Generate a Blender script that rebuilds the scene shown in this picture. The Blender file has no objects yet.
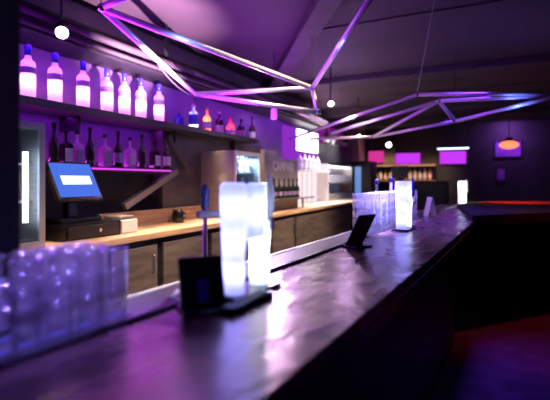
import bpy, bmesh, math, random
from mathutils import Vector, Matrix
random.seed(7)
S = bpy.context.scene
C = S.collection
PI = math.pi

# ------------------------------------------------------------------ camera geometry
F, CX, HY, CAMZ = 430.0, 275.0, 181.0, 1.46
PSI = math.atan((482 - CX) / F)              # the back bar runs along +Y
PSIF = math.atan((522 - CX) / F)             # the front bar runs 4 degrees off it
DEL = PSIF - PSI
s_, c_ = math.sin(PSI), math.cos(PSI)

def ray(px, py):
    x, y = (px - CX) / F, (HY - py) / F
    return Vector((x * c_ - s_, x * s_ + c_, y))
def depth(px, py, d):  return Vector((0, 0, CAMZ)) + ray(px, py) * d
def on_x(px, py, X):   r = ray(px, py); return Vector((0, 0, CAMZ)) + r * (X / r.x)
def on_y(px, py, Y):   r = ray(px, py); return Vector((0, 0, CAMZ)) + r * (Y / r.y)
def on_z(px, py, Z):   r = ray(px, py); return Vector((0, 0, CAMZ)) + r * ((Z - CAMZ) / r.z)
def yx(px, X):         return on_x(px, HY, X).y
def fb(u, v, z=0):     # front-bar frame -> world
    return Vector((u * math.cos(DEL) + v * math.sin(DEL), -u * math.sin(DEL) + v * math.cos(DEL), z))
def fv(px, u):         # along-bar distance at which the line u is seen at column px
    r = ray(px, HY); n = Vector((math.cos(DEL), -math.sin(DEL), 0)); d = Vector((math.sin(DEL), math.cos(DEL), 0))
    t = u / r.dot(n); return t * r.dot(d)
def to_fb(p):
    return (p.x * math.cos(DEL) - p.y * math.sin(DEL), p.x * math.sin(DEL) + p.y * math.cos(DEL))

# ------------------------------------------------------------------ materials
def mat(name, col, rough=.5, metal=0, emit=None, es=0, spec=.5, coat=0):
    m = bpy.data.materials.new(name); m.use_nodes = True
    p = m.node_tree.nodes['Principled BSDF']
    p.inputs['Base Color'].default_value = (*col, 1); p.inputs['Roughness'].default_value = rough
    p.inputs['Metallic'].default_value = metal; p.inputs['Specular IOR Level'].default_value = spec
    p.inputs['Coat Weight'].default_value = coat
    if emit: p.inputs['Emission Color'].default_value = (*emit, 1); p.inputs['Emission Strength'].default_value = es
    return m
def noisy(m, c1, c2, scale=6, detail=5, stretch=(1, 1, 1), bump=0, rough=None, dist=0, lo=.35, hi=.65):
    nt = m.node_tree; N = nt.nodes; L = nt.links; p = N['Principled BSDF']
    tc = N.new('ShaderNodeTexCoord'); mp = N.new('ShaderNodeMapping'); mp.inputs['Scale'].default_value = stretch
    nz = N.new('ShaderNodeTexNoise'); nz.inputs['Scale'].default_value = scale; nz.inputs['Detail'].default_value = detail
    nz.inputs['Distortion'].default_value = dist
    cr = N.new('ShaderNodeValToRGB'); cr.color_ramp.elements[0].position = lo; cr.color_ramp.elements[1].position = hi
    cr.color_ramp.elements[0].color = (*c1, 1); cr.color_ramp.elements[1].color = (*c2, 1)
    L.new(tc.outputs['Object'], mp.inputs['Vector']); L.new(mp.outputs['Vector'], nz.inputs['Vector'])
    L.new(nz.outputs['Fac'], cr.inputs['Fac']); L.new(cr.outputs['Color'], p.inputs['Base Color'])
    if bump:
        b = N.new('ShaderNodeBump'); b.inputs['Strength'].default_value = bump; b.inputs['Distance'].default_value = .01
        L.new(nz.outputs['Fac'], b.inputs['Height']); L.new(b.outputs['Normal'], p.inputs['Normal'])
    if rough:
        mr = N.new('ShaderNodeMapRange'); mr.inputs['To Min'].default_value = rough[0]; mr.inputs['To Max'].default_value = rough[1]
        L.new(nz.outputs['Fac'], mr.inputs['Value']); L.new(mr.outputs['Result'], p.inputs['Roughness'])
    return m
def frosted(name, col, diff=.25, trans=.6, gloss=.15, rough=.25):
    m = bpy.data.materials.new(name); m.use_nodes = True; nt = m.node_tree; N = nt.nodes; L = nt.links
    N.clear(); out = N.new('ShaderNodeOutputMaterial')
    d = N.new('ShaderNodeBsdfDiffuse'); t = N.new('ShaderNodeBsdfTranslucent'); g = N.new('ShaderNodeBsdfGlossy')
    for n in (d, t): n.inputs['Color'].default_value = (*col, 1)
    g.inputs['Roughness'].default_value = rough
    a = N.new('ShaderNodeMixShader'); a.inputs[0].default_value = trans / (diff + trans)
    b = N.new('ShaderNodeMixShader'); b.inputs[0].default_value = gloss
    L.new(d.outputs[0], a.inputs[1]); L.new(t.outputs[0], a.inputs[2]); L.new(a.outputs[0], b.inputs[1]); L.new(g.outputs[0], b.inputs[2])
    L.new(b.outputs[0], out.inputs[0]); return m
def thin_glass(name, col, clear=.6, milk=.25, gloss=.15, rough=.08):
    m = bpy.data.materials.new(name); m.use_nodes = True; nt = m.node_tree; N = nt.nodes; L = nt.links
    N.clear(); out = N.new('ShaderNodeOutputMaterial')
    tr = N.new('ShaderNodeBsdfTransparent'); tl = N.new('ShaderNodeBsdfTranslucent'); df = N.new('ShaderNodeBsdfDiffuse'); g = N.new('ShaderNodeBsdfGlossy')
    for n in (tr, tl, df): n.inputs['Color'].default_value = (*col, 1)
    g.inputs['Roughness'].default_value = rough
    k = N.new('ShaderNodeMixShader'); k.inputs[0].default_value = .5
    L.new(tl.outputs[0], k.inputs[1]); L.new(df.outputs[0], k.inputs[2])
    a = N.new('ShaderNodeMixShader'); a.inputs[0].default_value = milk / (milk + clear)
    L.new(tr.outputs[0], a.inputs[1]); L.new(k.outputs[0], a.inputs[2])
    b = N.new('ShaderNodeMixShader'); lw = N.new('ShaderNodeLayerWeight'); lw.inputs['Blend'].default_value = gloss
    L.new(lw.outputs['Facing'], b.inputs[0]); L.new(a.outputs[0], b.inputs[1]); L.new(g.outputs[0], b.inputs[2])
    L.new(b.outputs[0], out.inputs[0]); return m
def glow(name, col, strength):
    m = bpy.data.materials.new(name); m.use_nodes = True; nt = m.node_tree; N = nt.nodes
    N.clear(); out = N.new('ShaderNodeOutputMaterial'); e = N.new('ShaderNodeEmission')
    e.inputs['Color'].default_value = (*col, 1); e.inputs['Strength'].default_value = strength
    nt.links.new(e.outputs[0], out.inputs[0]); return m

M = {}
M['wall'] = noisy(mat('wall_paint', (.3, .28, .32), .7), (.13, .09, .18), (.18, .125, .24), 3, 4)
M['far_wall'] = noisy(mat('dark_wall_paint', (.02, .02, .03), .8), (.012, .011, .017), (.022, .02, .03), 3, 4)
M['ceiling'] = noisy(mat('ceiling_paint', (.2, .18, .2), .75), (.026, .018, .026), (.05, .037, .047), 1.1, 6)
M['beam'] = noisy(mat('ceiling_beam', (.07, .06, .07), .7), (.03, .025, .03), (.05, .04, .05), 4, 4)
M['floor'] = noisy(mat('floor_vinyl', (.08, .07, .08), .5), (.06, .05, .06), (.12, .1, .11), 5, 5)
M['black'] = noisy(mat('black_laminate', (.012, .012, .014), .5), (.009, .009, .011), (.016, .016, .02), 8, 3)
M['matte_top'] = mat('matte_black_top', (.02, .018, .02), .85, spec=.12)
M['black_gloss'] = mat('black_plastic', (.012, .012, .015), .25)
M['black_matte'] = mat('black_rubber', (.006, .006, .008), .9, spec=.1)
M['shelf'] = mat('shelf_board', (.02, .018, .025), .45)
M['bartop'] = noisy(mat('bar_top_copper_sheet', (.1, .06, .06), .3, .6, spec=.7), (.14, .075, .07), (.3, .17, .165), 5, 5, (1.4, .8, 1), .8, (.18, .36), .9, .25, .75)
M['wood'] = noisy(mat('pale_wood', (.55, .38, .24), .4), (.48, .31, .18), (.66, .48, .32), 4, 6, (9, .6, 9))
M['splash'] = noisy(mat('brown_wood', (.3, .18, .11), .5), (.2, .11, .07), (.38, .25, .16), 4, 6, (9, .8, 9))
M['steel'] = noisy(mat('brushed_steel', (.45, .42, .4), .35, 1), (.38, .36, .35), (.55, .52, .5), 5, 4, (1, 1, 30), .02)
M['steel_door'] = noisy(mat('dull_steel', (.42, .37, .33), .36, .7), (.26, .22, .19), (.48, .42, .37), 2, 5, (1, 1.2, 7))
M['grey_panel'] = noisy(mat('grey_panel', (.07, .065, .07), .6), (.05, .047, .05), (.085, .08, .08), 5, 4)
M['grey_strip'] = mat('pale_grey_strip', (.22, .21, .21), .5)
M['display_grey'] = noisy(mat('display_board_grey', (.36, .33, .3), .5), (.3, .27, .25), (.42, .39, .36), 5, 4)
M['steel_dark'] = mat('dark_steel_ledge', (.1, .09, .1), .4, .5)
M['ledge'] = noisy(mat('pale_steel_ledge', (.6, .58, .56), .35, .25), (.55, .53, .51), (.66, .64, .62), 6, 4)
M['chrome'] = mat('chrome', (.75, .75, .78), .15, 1)
M['tube'] = mat('satin_aluminium_tube', (.8, .78, .8), .32, .35)
M['cable'] = mat('black_cable', (.03, .03, .03), .6)
M['white_plastic'] = mat('white_plastic', (.75, .73, .72), .45)
M['tile'] = noisy(mat('white_tile', (.78, .76, .78), .3), (.72, .7, .72), (.82, .8, .82), 8, 2)
M['frost'] = frosted('frosted_white_glass', (.95, .93, .96), .3, .7, .06)
M['ice'] = noisy(mat('x', (1, 1, 1)), (1, 1, 1), (1, 1, 1)) and frosted('ice_coated_metal', (.93, .95, 1), .45, .55, .06, .3)
M['cup'] = thin_glass('clear_plastic', (.97, .97, .99), .72, .2, .55, .12)
M['cup_rim'] = thin_glass('clear_plastic_rim', (.97, .97, .99), .66, .26, .55, .12)
M['clear_glass'] = thin_glass('clear_glass', (.9, .94, .97), .85, .06, .2)
M['door_glass'] = thin_glass('fridge_door_glass', (.75, .82, .9), .93, .02, .12)
M['paper'] = frosted('lit_paper_label', (.97, .95, .97), .35, .65, .02)
M['blue_cap'] = mat('blue_cap', (.03, .04, .4), .35)
M['navy'] = mat('navy_plastic', (.02, .025, .16), .3)
M['blue_label'] = mat('blue_label', (.05, .06, .5), .5)
M['white_label'] = mat('white_label', (.8, .77, .76), .6)
M['faded_label'] = mat('lilac_label', (.4, .3, .5), .6)
M['dark_glass'] = mat('dark_brown_glass', (.03, .015, .012), .12, coat=.3)
M['green_glass'] = mat('dark_green_glass', (.012, .035, .018), .12, coat=.3)
M['red_liquor'] = mat('red_liquor_glass', (.55, .03, .05), .15)
M['orange_liquor'] = mat('orange_liquor_glass', (.85, .25, .06), .15)
M['amber'] = mat('amber_glass', (.75, .42, .12), .15)
M['pale_liquor'] = mat('pale_liquor_glass', (.75, .68, .7), .15)
M['pink_frost'] = frosted('pink_lit_bottle_glass', (.75, .5, .75), .4, .6, .1)  # pink of the shelf light is put into the glass colour
M['lit_gin'] = frosted('lit_clear_glass', (.82, .88, 1), .4, .6, .1)
M['lit_orange'] = frosted('lit_orange_glass', (1, .35, .1), .4, .6, .1)
M['lit_red'] = frosted('lit_red_glass', (.9, .05, .08), .4, .6, .1)
M['gin'] = thin_glass('clear_gin_glass', (.85, .9, 1), .35, .5, .25)
M['cobalt'] = mat('cobalt_glass', (.04, .05, .5), .12)
M['gold'] = mat('gold_foil', (.8, .55, .15), .3, 1)
M['screen'] = glow('screen_blue', (.07, .16, .75), 1.1)
M['screen_bar'] = glow('screen_white', (.75, .85, 1), 1.6)
M['tube_light'] = glow('white_light_tube', (.8, .9, 1), 9)
M['bulb'] = glow('white_bulb', (1, .9, .95), 14)
M['red_bulb'] = glow('orange_bulb', (1, .1, .04), 4)
M['led_pink'] = glow('pink_led', (.8, .06, .9), 1.1)
M['cup_glow'] = glow('blue_cup_glow', (.12, .1, 1), .9)  # glow for the trays added under the cups
M['led_white'] = glow('cold_white_led', (.5, .65, 1), 5)
M['backlit_purple'] = glow('purple_backlit_panel', (.55, .04, .85), 1.1)
M['backlit_red'] = glow('red_backlit_panel', (.75, .04, .35), .9)
M['backlit_dim'] = glow('dim_violet_backlit_panel', (.35, .02, .4), .5)
M['backlit_white'] = glow('white_backlit_panel', (1, .88, .96), 5)
M['backlit_soft'] = glow('soft_backlit_panel', (1, .8, .85), 1.15)
M['backlit_lilac'] = glow('lilac_backlit_panel', (.3, .03, .6), .9)
M['poster'] = noisy(mat('purple_poster_print', (.2, .06, .4), .5), (.13, .04, .3), (.3, .1, .5), 3, 3)
M['frame'] = mat('dark_frame', (.02, .015, .03), .4)

# ------------------------------------------------------------------ mesh helpers
class MB:
    def __init__(s): s.bm = bmesh.new()
    def box(s, x0, x1, y0, y1, z0, z1, bev=0, mtx=None):
        r = bmesh.ops.create_cube(s.bm, size=1)
        vs = r['verts']
        for v in vs: v.co = Vector(((x0 + x1) / 2 + v.co.x * (x1 - x0), (y0 + y1) / 2 + v.co.y * (y1 - y0), (z0 + z1) / 2 + v.co.z * (z1 - z0)))
        if bev:
            es = list({e for v in vs for e in v.link_edges})
            r2 = bmesh.ops.bevel(s.bm, geom=es, offset=bev, segments=2, affect='EDGES', profile=.5)
            vs = list({v for f in r2['faces'] for v in f.verts} | {v for v in vs if v.is_valid})
        if mtx: bmesh.ops.transform(s.bm, matrix=mtx, verts=[v for v in vs if v.is_valid])
        return s
    def lathe(s, prof, n=24, at=(0, 0, 0), sx=1, sy=1, smooth=True):
        rings = []
        for r, z in prof:
            if r < 1e-5: rings.append([s.bm.verts.new((at[0], at[1], at[2] + z))])
            else: rings.append([s.bm.verts.new((at[0] + sx * r * math.cos(2 * PI * i / n), at[1] + sy * r * math.sin(2 * PI * i / n), at[2] + z)) for i in range(n)])
        for a, b in zip(rings, rings[1:]):
            for i in range(n):
                j = (i + 1) % n
                if len(a) == 1 and len(b) == 1: continue
                if len(a) == 1: f = s.bm.faces.new((a[0], b[j], b[i]))
                elif len(b) == 1: f = s.bm.faces.new((a[i], a[j], b[0]))
                else: f = s.bm.faces.new((a[i], a[j], b[j], b[i]))
                f.smooth = smooth
        return s
    def tube(s, pts, r, n=14, cap=True):
        pts = [Vector(p) for p in pts]; rings = []
        rs = r if isinstance(r, (list, tuple)) else [r] * len(pts)
        for i, p in enumerate(pts):
            t = (pts[min(i + 1, len(pts) - 1)] - pts[max(i - 1, 0)]).normalized()
            a = t.cross(Vector((0, 0, 1)) if abs(t.z) < .95 else Vector((1, 0, 0))).normalized(); b = t.cross(a)
            rings.append([s.bm.verts.new(p + (a * math.cos(2 * PI * k / n) + b * math.sin(2 * PI * k / n)) * rs[i]) for k in range(n)])
        for A, B in zip(rings, rings[1:]):
            for k in range(n):
                f = s.bm.faces.new((A[k], A[(k + 1) % n], B[(k + 1) % n], B[k])); f.smooth = True
        if cap: s.bm.faces.new(rings[0][::-1]); s.bm.faces.new(rings[-1])
        return s
    def ball(s, c, r, u=16, v=10):
        x = bmesh.ops.create_uvsphere(s.bm, u_segments=u, v_segments=v, radius=r, matrix=Matrix.Translation(c))
        for vv in x['verts']:
            for f in vv.link_faces: f.smooth = True
        return s
    def prism(s, poly, z0, z1, bev=0):
        """poly in plan, extruded upward"""
        b = [s.bm.verts.new((p[0], p[1], z0)) for p in poly]; t = [s.bm.verts.new((p[0], p[1], z1)) for p in poly]
        s.bm.faces.new(b[::-1]); s.bm.faces.new(t); n = len(poly)
        for i in range(n): s.bm.faces.new((b[i], b[(i + 1) % n], t[(i + 1) % n], t[i]))
        if bev: bmesh.ops.bevel(s.bm, geom=[e for e in s.bm.edges], offset=bev, segments=2, affect='EDGES', profile=.5)
        return s
    def prism_x(s, poly, x0, x1, bev=0):
        """poly as (y, z), extruded along x"""
        b = [s.bm.verts.new((x0, p[0], p[1])) for p in poly]; t = [s.bm.verts.new((x1, p[0], p[1])) for p in poly]
        s.bm.faces.new(b); s.bm.faces.new(t[::-1]); n = len(poly)
        for i in range(n): s.bm.faces.new((b[(i + 1) % n], b[i], t[i], t[(i + 1) % n]))
        if bev: bmesh.ops.bevel(s.bm, geom=[e for e in s.bm.edges], offset=bev, segments=2, affect='EDGES', profile=.5)
        return s
    def build(s, name, m, parent=None, loc=None, rz=0):
        bmesh.ops.recalc_face_normals(s.bm, faces=s.bm.faces)
        me = bpy.data.meshes.new(name); s.bm.to_mesh(me); s.bm.free()
        me.materials.append(M[m] if isinstance(m, str) else m)
        o = bpy.data.objects.new(name, me); C.objects.link(o)
        if parent: o.parent = parent
        if loc is not None: o.location = loc
        o.rotation_euler.z = rz
        return o
def tag(o, label, cat, group=None, kind=None):
    o['label'] = label; o['category'] = cat
    if group: o['group'] = group
    if kind: o['kind'] = kind
    return o
def thing(name, label, cat, loc=(0, 0, 0), rz=0, group=None):
    o = bpy.data.objects.new(name, None); C.objects.link(o); o.location = loc; o.rotation_euler.z = rz
    o.empty_display_size = .05
    return tag(o, label, cat, group)
def struct(o): o['kind'] = 'structure'; return o
def dup(root, loc, rz=None, label=None, group=None):
    r = root.copy(); C.objects.link(r); r.location = loc
    if rz is not None: r.rotation_euler.z = rz
    if label: r['label'] = label
    if group: r['group'] = group
    for ch in list(root.children):
        if ch.type == 'LIGHT': continue
        c = ch.copy(); C.objects.link(c); c.parent = r
        for g in list(ch.children):
            d = g.copy(); C.objects.link(d); d.parent = c
    return r
def light(kind, name, loc, energy, col, size=.05, to=None, blend=.5, angle=60, sy=None, axis=(0, 1, 0), spread=180):
    l = bpy.data.lights.new(name, kind); l.energy = energy; l.color = col
    o = bpy.data.objects.new(name, l); C.objects.link(o); o.location = loc
    if kind == 'AREA':
        l.size = size; l.spread = math.radians(spread)
        if sy: l.shape = 'RECTANGLE'; l.size = sy; l.size_y = size
    else: l.shadow_soft_size = size
    if kind == 'SPOT': l.spot_size = math.radians(angle); l.spot_blend = blend
    if kind == 'AREA' and to is not None:
        z = (Vector(loc) - Vector(to)).normalized(); x = Vector(axis); x = (x - z * x.dot(z)).normalized(); y = z.cross(x)
        o.rotation_euler = Matrix((x, y, z)).transposed().to_euler()
    elif to is not None: o.rotation_euler = (Vector(to) - Vector(loc)).to_track_quat('-Z', 'Y').to_euler()
    return o

# ------------------------------------------------------------------ layout numbers
WX, XF, ZC = -2.85, -2.2, 1.074            # left wall, back-counter front edge, its top
FARY, CEIL, RX, FRY = 11.5, 2.85, 5.0, -2.6
BT, U0, U1 = 1.10, -.855, -.369            # bar top height, its bar-tender edge and its guest edge
Y_END = 9.42

# ------------------------------------------------------------------ room shell
struct(MB().box(WX - .2, RX + .2, FRY - .2, FARY + .2, -.1, 0).build('floor', 'floor'))
struct(MB().box(WX - .2, RX + .2, FRY - .2, FARY + .2, CEIL, CEIL + .1).build('ceiling', 'ceiling'))
struct(MB().box(WX - .1, WX, FRY, FARY, 0, CEIL).build('wall_left', 'wall'))
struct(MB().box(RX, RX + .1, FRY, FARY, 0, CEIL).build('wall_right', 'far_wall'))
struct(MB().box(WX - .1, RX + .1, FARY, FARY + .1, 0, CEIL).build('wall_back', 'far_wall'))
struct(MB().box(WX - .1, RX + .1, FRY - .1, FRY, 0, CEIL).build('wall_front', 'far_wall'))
# ceiling beams and panel seams
k = 1
for y, w, h in ((5.55, .38, .07), (8.0, .2, .14), (9.9, .2, .14)):
    struct(MB().box(WX, RX, y, y + w, CEIL - h, CEIL, .008).build('trim_%d' % k, 'beam')); k += 1
for y in (2.1, 3.72, 7.0):
    struct(MB().box(-1.4, RX, y, y + .03, CEIL - .012, CEIL).build('trim_%d' % k, 'beam')); k += 1
e0, e1 = on_z(360, -60, CEIL), on_z(270, 90, CEIL)
dd = (e1 - e0).normalized(); nn_ = Vector((-dd.y, dd.x, 0)) * .09
struct(MB().prism([(p.x, p.y) for p in (e0 + nn_, e1 + nn_, e1 - nn_, e0 - nn_)], CEIL - .09, CEIL, .006).build('trim_%d' % k, 'beam')); k += 1
# dark pillar at the near end of the bar
pc = depth(-12, 181, 1.05)
struct(MB().box(-.075, .045, -.06, .06, 0, CEIL, .006).build('trim_%d' % k, 'black_matte', None, (pc.x, pc.y, 0), PSI)); k += 1

# ------------------------------------------------------------------ front bar
vA = -1.2
P1 = on_z(472, 221.5, BT); P2 = on_z(457, 207.5, BT); P3 = on_z(468, 203.5, BT); P4 = on_z(418, 203.5, BT)
p1, p2 = to_fb(P1), to_fb(P2)
vEnd = 7.4
top_poly = [(U0, vA), (U1, vA), (U1, p1[1]), (p2[0], p2[1]), (p2[0], vEnd), (U0, vEnd)]
bar = thing('bar_counter', 'long dark bar counter with a glossy reflective brown top running into the distance', 'bar counter', (0, 0, 0), -DEL)
MB().prism(top_poly, BT - .045, BT, .004).build('bar_top', 'bartop', bar)
MB().box(U0 + .06, U1 - .16, vA + .1, p1[1] - .05, 0, BT - .045).build('front_panel', 'black', bar)
MB().box(U1 - .012, U1 + .002, vA, p1[1], BT - .085, BT - .046, .003).build('edge_trim', 'black_gloss', bar)
MB().box(U0 - .022, U0 - .001, vA, vEnd, BT - .06, BT + .012, .003).build('back_lip', 'black_gloss', bar)
ledge = thing('bartender_ledge', 'narrow pale steel ledge along the bartender side of the bar', 'ledge', (0, 0, 0), -DEL)
LZ = BT - .025
MB().box(U0 - .26, U0 - .024, vA, vEnd, LZ - .03, LZ, .004).build('ledge_top', 'steel_dark', ledge)
MB().box(U0 - .285, U0 - .262, vA, vEnd, LZ - .03, LZ + .004, .003).build('edge_strip', 'ledge', ledge)
MB().box(U0 - .24, U0 - .21, vA, vEnd, .25, LZ - .03).build('ledge_front', 'black', ledge)

# ------------------------------------------------------------------ side counter at the right (red glint on its top)
WZ = 1.152
q1 = P1; q2 = P2
q3 = on_z(575, 202.3, WZ); q4 = on_z(575, 205.4, WZ)
wing = thing('side_counter', 'black guest counter with red light along its top at the bar end', 'bar counter')
poly = [(P1.x, P1.y), (on_z(720, 204.5, WZ).x, on_z(720, 204.5, WZ).y)]
far1 = on_z(700, 200.5, WZ); far0 = on_z(478, 201.5, WZ)
poly += [(far1.x, far1.y), (far0.x, far0.y), (P2.x, P2.y)]
MB().prism(poly, WZ - .098, WZ, .004).build('counter_top', 'matte_top', wing)
ctr = Vector((sum(p[0] for p in poly) / 5, sum(p[1] for p in poly) / 5))
inner = []
b1 = on_z(448, 307, 0); b2 = on_z(700, 262, 0)
inner = [(b1.x, b1.y), (b2.x, b2.y), (far1.x, far1.y - .2), (far0.x + .1, far0.y - .1), (P2.x + .1, P2.y - .05)]
MB().prism(inner, 0, WZ - .0985).build('counter_body', 'black_matte', wing)

# ------------------------------------------------------------------ back counter and its fridges
Y0 = -.6
bc = thing('back_counter', 'pale wooden back counter worktop under the shelves of bottles', 'worktop')
MB().box(WX + .002, XF, Y0, Y_END, ZC - .045, ZC, .004).build('worktop', 'wood', bc)
MB().box(-2.67, -2.64, yx(100, -2.64), yx(205, -2.64), ZC, ZC + .13, .004).build('backsplash', 'splash', bc)
edges = [Y0, yx(60, XF), yx(112, XF), yx(163, XF), yx(212, XF), yx(246, XF), yx(273, XF), yx(297, XF), yx(335, XF), yx(352, XF)]
where = ['behind the near end of the bar', 'below the register', 'behind the dark sign holder', 'behind the frosted beer tower', 'behind the bar past the beer tower', 'below the bright white shelves', 'nearest the far end of the back counter']
names = [(0, 1), (1, 3), (3, 5), (5, 7), (7, 9)]
labs = ['steel bar fridge under the worktop at the near end by the dark pillar', 'steel bar fridge under the worktop below the register', 'steel bar fridge under the worktop behind the black sign holder and frosted tower',
        'steel bar fridge under the worktop just past the frosted beer tower', 'steel bar fridge under the worktop below the bright white shelves']
for (a, b), lab in zip(names, labs):
    ya, yb = edges[a] + .004, edges[b] - .004
    t = thing('bar_fridge', lab, 'fridge', (0, ya, 0), 0, 'steel fridges under the back counter')
    MB().box(WX + .1, XF - .05, 0, yb - ya, .08, ZC - .046).build('body', 'black', t)
    MB().box(WX + .14, XF - .1, .02, yb - ya - .02, 0, .08).build('plinth', 'black_matte', t)
    for i in range(a, b):
        d0, d1 = edges[i] - ya + .035, edges[i + 1] - ya - .035
        d = MB().box(XF - .049, XF - .022, d0, d1, .12, ZC - .095, .004).build('door', 'steel_door', t)
        h = MB(); yy = d1 - .06
        h.tube([(XF - .022, yy, ZC - .17), (XF - .002, yy, ZC - .17), (XF - .002, yy, ZC - .3), (XF - .022, yy, ZC - .3)], .006, 10)
        h.build('handle', 'chrome', d)

# ------------------------------------------------------------------ wall shelves
SX = -2.52
ZU, ZL = 1.985, 1.565
up = thing('wall_shelf', 'long dark upper wall shelf carrying the glowing white bottles', 'shelf')
yU = yx(259, SX)
MB().box(WX + .001, SX, .6, yU, ZU - .05, ZU, .004).build('board', 'shelf', up)
for y in (1.0, 2.2, 3.3, 4.4):
    MB().prism_x([(y, ZU - .05), (y + .02, ZU - .05), (y + .02, ZU - .16), (y, ZU - .16)], WX + .001, WX + .2).build('bracket', 'black', up)
lo = thing('wall_shelf', 'dark lower wall shelf with a pink lit front edge and dark bottles', 'shelf')
yL = yx(171, SX)
MB().box(WX + .001, SX, .6, yL, ZL - .035, ZL, .004).build('board', 'shelf', lo)
MB().box(SX + .001, SX + .006, 2.0, yL, ZL - .022, ZL - .008).build('light_strip', 'led_pink', lo)
# bulkhead under the far half of the upper shelf, with two slanting grey strips
bk = thing('wall_panelling', 'dark grey angular wall panels with slanting pale strips beside the lower shelf', 'wall panel')
yb0 = yx(172, -2.6)
MB().box(WX + .001, WX + .14, yb0, yx(262, WX + .14), ZC + .002, ZU - .052).build('panel', 'grey_panel', bk)
MB().box(WX + .001, WX + .02, .6, yb0 - .002, ZC + .002, ZL - .037).build('shade_panel', 'black', bk)  # black sheet put in for the shade below the lower shelf
def strip(pa, pb, w, X, m='grey_strip', nm='strip', th=.03):
    a, b = on_x(*pa, X), on_x(*pb, X)
    d = (b - a).normalized(); n = Vector((0, -d.z, d.y)) * w / 2
    MB().prism_x([((a + n).y, (a + n).z), ((b + n).y, (b + n).z), ((b - n).y, (b - n).z), ((a - n).y, (a - n).z)], X - th, X).build(nm, m, bk)
strip((171, 133), (190, 166), .12, WX + .18, 'grey_panel', 'beam', .038)
strip((126, 207), (178, 171), .055, WX + .2, 'grey_strip', 'strip', .05)
# dark service duct above the shelf
du = thing('ceiling_duct', 'dark boxed duct running above the glowing bottles under the ceiling', 'duct')
MB().box(WX + .001, -2.55, .3, 7.3, 2.4, 2.58, .01).build('box', 'black', du)
for i, (x, z, r) in enumerate(((-2.5, 2.5, .03), (-2.48, 2.42, .018))):
    MB().tube([(x, .3, z), (x, 7.3, z)], r, 12).build('pipe', 'beam', du)
for y in (1.2, 3.0, 4.8, 6.6): MB().box(-2.535, -2.515, y, y + .03, 2.39, CEIL).build('hanger', 'black', du)

# ------------------------------------------------------------------ bottles
def P_round(h, r, neck=.013, sh=.6, nk=.78):
    return [(0, 0), (r * .92, 0), (r, .008), (r, h * sh), (r * .9, h * (sh + .05)), (r * .5, h * (nk - .06)), (neck, h * nk), (neck, h)]
def bottle(name, label, cat, h, r, body, cap, lab, prof=None, lz=(.14, .42), n=24, square=False, neck=.013, sh=.6, nk=.78, capz=None, group=None, second=None):
    t = thing(name, label, cat, (0, 0, 0), 0, group)
    pr = prof or P_round(h, r, neck, sh, nk)
    nn = 4 if square else n
    m = MB(); m.lathe(pr + [(0, h)], nn, smooth=not square)
    b = m.build('bottle_body', body, t)
    if square:
        md = b.modifiers.new('bevel', 'BEVEL'); md.width = r * .18; md.segments = 3; md.limit_method = 'ANGLE'
        b.rotation_euler.z = PI / 4
    if cap:
        cz = capz if capz else h * .93
        MB().lathe([(0, cz), (neck * 1.3, cz), (neck * 1.3, h * 1.02), (neck * 1.1, h * 1.03), (0, h * 1.03)], 16).build('cap', cap, t)
    if lab:
        rr = r + .0012
        if square:
            e = r * .7072 + .0015; MB().box(-.0008, .0008, -e * .8, e * .8, h * lz[0], h * lz[1]).build('label', lab, t, (e, 0, 0))
        else: MB().lathe([(rr, h * lz[0]), (rr, h * lz[1])], 24).build('label', lab, t)
        if second: MB().lathe([(rr, h * second[1]), (rr, h * second[2])], 24).build('label', second[0], t)
    return t
# upper shelf: seven lit white bottles, each on a light puck that shines up into it
BX = -2.66
names7 = ['nearest the pillar', 'second from the pillar', 'third from the pillar', 'middle of the row', 'third from the gin bottle',
          'second from the gin bottle', 'nearest the gin bottle']
va = None
for i, (px, n7) in enumerate(zip((28, 55, 83, 107, 124.5, 141, 159), names7)):
    lab = 'glowing white bottle with blue cap on the upper shelf, ' + n7
    loc = (BX, yx(px, BX), ZU + .004)
    if va is None:
        va = bottle('spirit_bottle', lab, 'bottle', .345, .046, 'frost', None, 'faded_label', None, (.48, .6), neck=.019, sh=.66, nk=.82, group='glowing white bottles on the upper shelf')
        MB().lathe([(0, .287), (.021, .287), (.0215, .352), (.019, .356), (0, .356)], 18).build('cap', 'blue_cap', va)
        va.location = loc; t = va
    else: t = dup(va, loc, None, lab)
    light('POINT', 'bottle_light', (loc[0], loc[1], loc[2] + .12), 1.25, (1, .25, .85), .018)
# lower shelf: dark bottles
low = [(54, 'tall', 'dark_glass', None), (66, 'sq', 'dark_glass', 'white_label'), (77, 'sq', 'pink_frost', 'faded_label'), (90, 'tall', 'dark_glass', None), (105, 'sq', 'pink_frost', 'faded_label'), (118, 'tall', 'dark_glass', 'faded_label'),
       (130, 'sq', 'pink_frost', 'white_label'), (142, 'tall', 'dark_glass', None), (155, 'sq', 'dark_glass', 'white_label'), (167, 'tall', 'dark_glass', 'white_label')]
pos10 = ['nearest the pillar', 'second from the near end', 'third from the near end', 'fourth from the near end', 'fifth from the near end', 'sixth from the near end', 'fourth from the far end', 'third from the far end', 'second from the far end', 'nearest the grey panel']
for i, ((px, kd, body, lb), w) in enumerate(zip(low, pos10)):
    pre = {'dark_glass': 'dark', 'pink_frost': 'pale pink-lit'}[body]
    lab = ('tall %s bottle on the lower shelf, %s' if kd == 'tall' else 'stout square %s bottle on the lower shelf, %s') % (pre, w)
    if kd == 'tall': t = bottle('spirit_bottle', lab, 'bottle', .29, .033, body, 'black_gloss', lb, sh=.5, nk=.72, group='dark bottles on the lower shelf')
    else: t = bottle('spirit_bottle', lab, 'bottle', .25, .052, body, 'black_gloss', lb, square=True, sh=.58, nk=.72, lz=(.12, .5), group='dark bottles on the lower shelf')
    t.location = (BX, yx(px, BX), ZL + .001); t.rotation_euler.z = random.uniform(-.12, .12)
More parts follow.
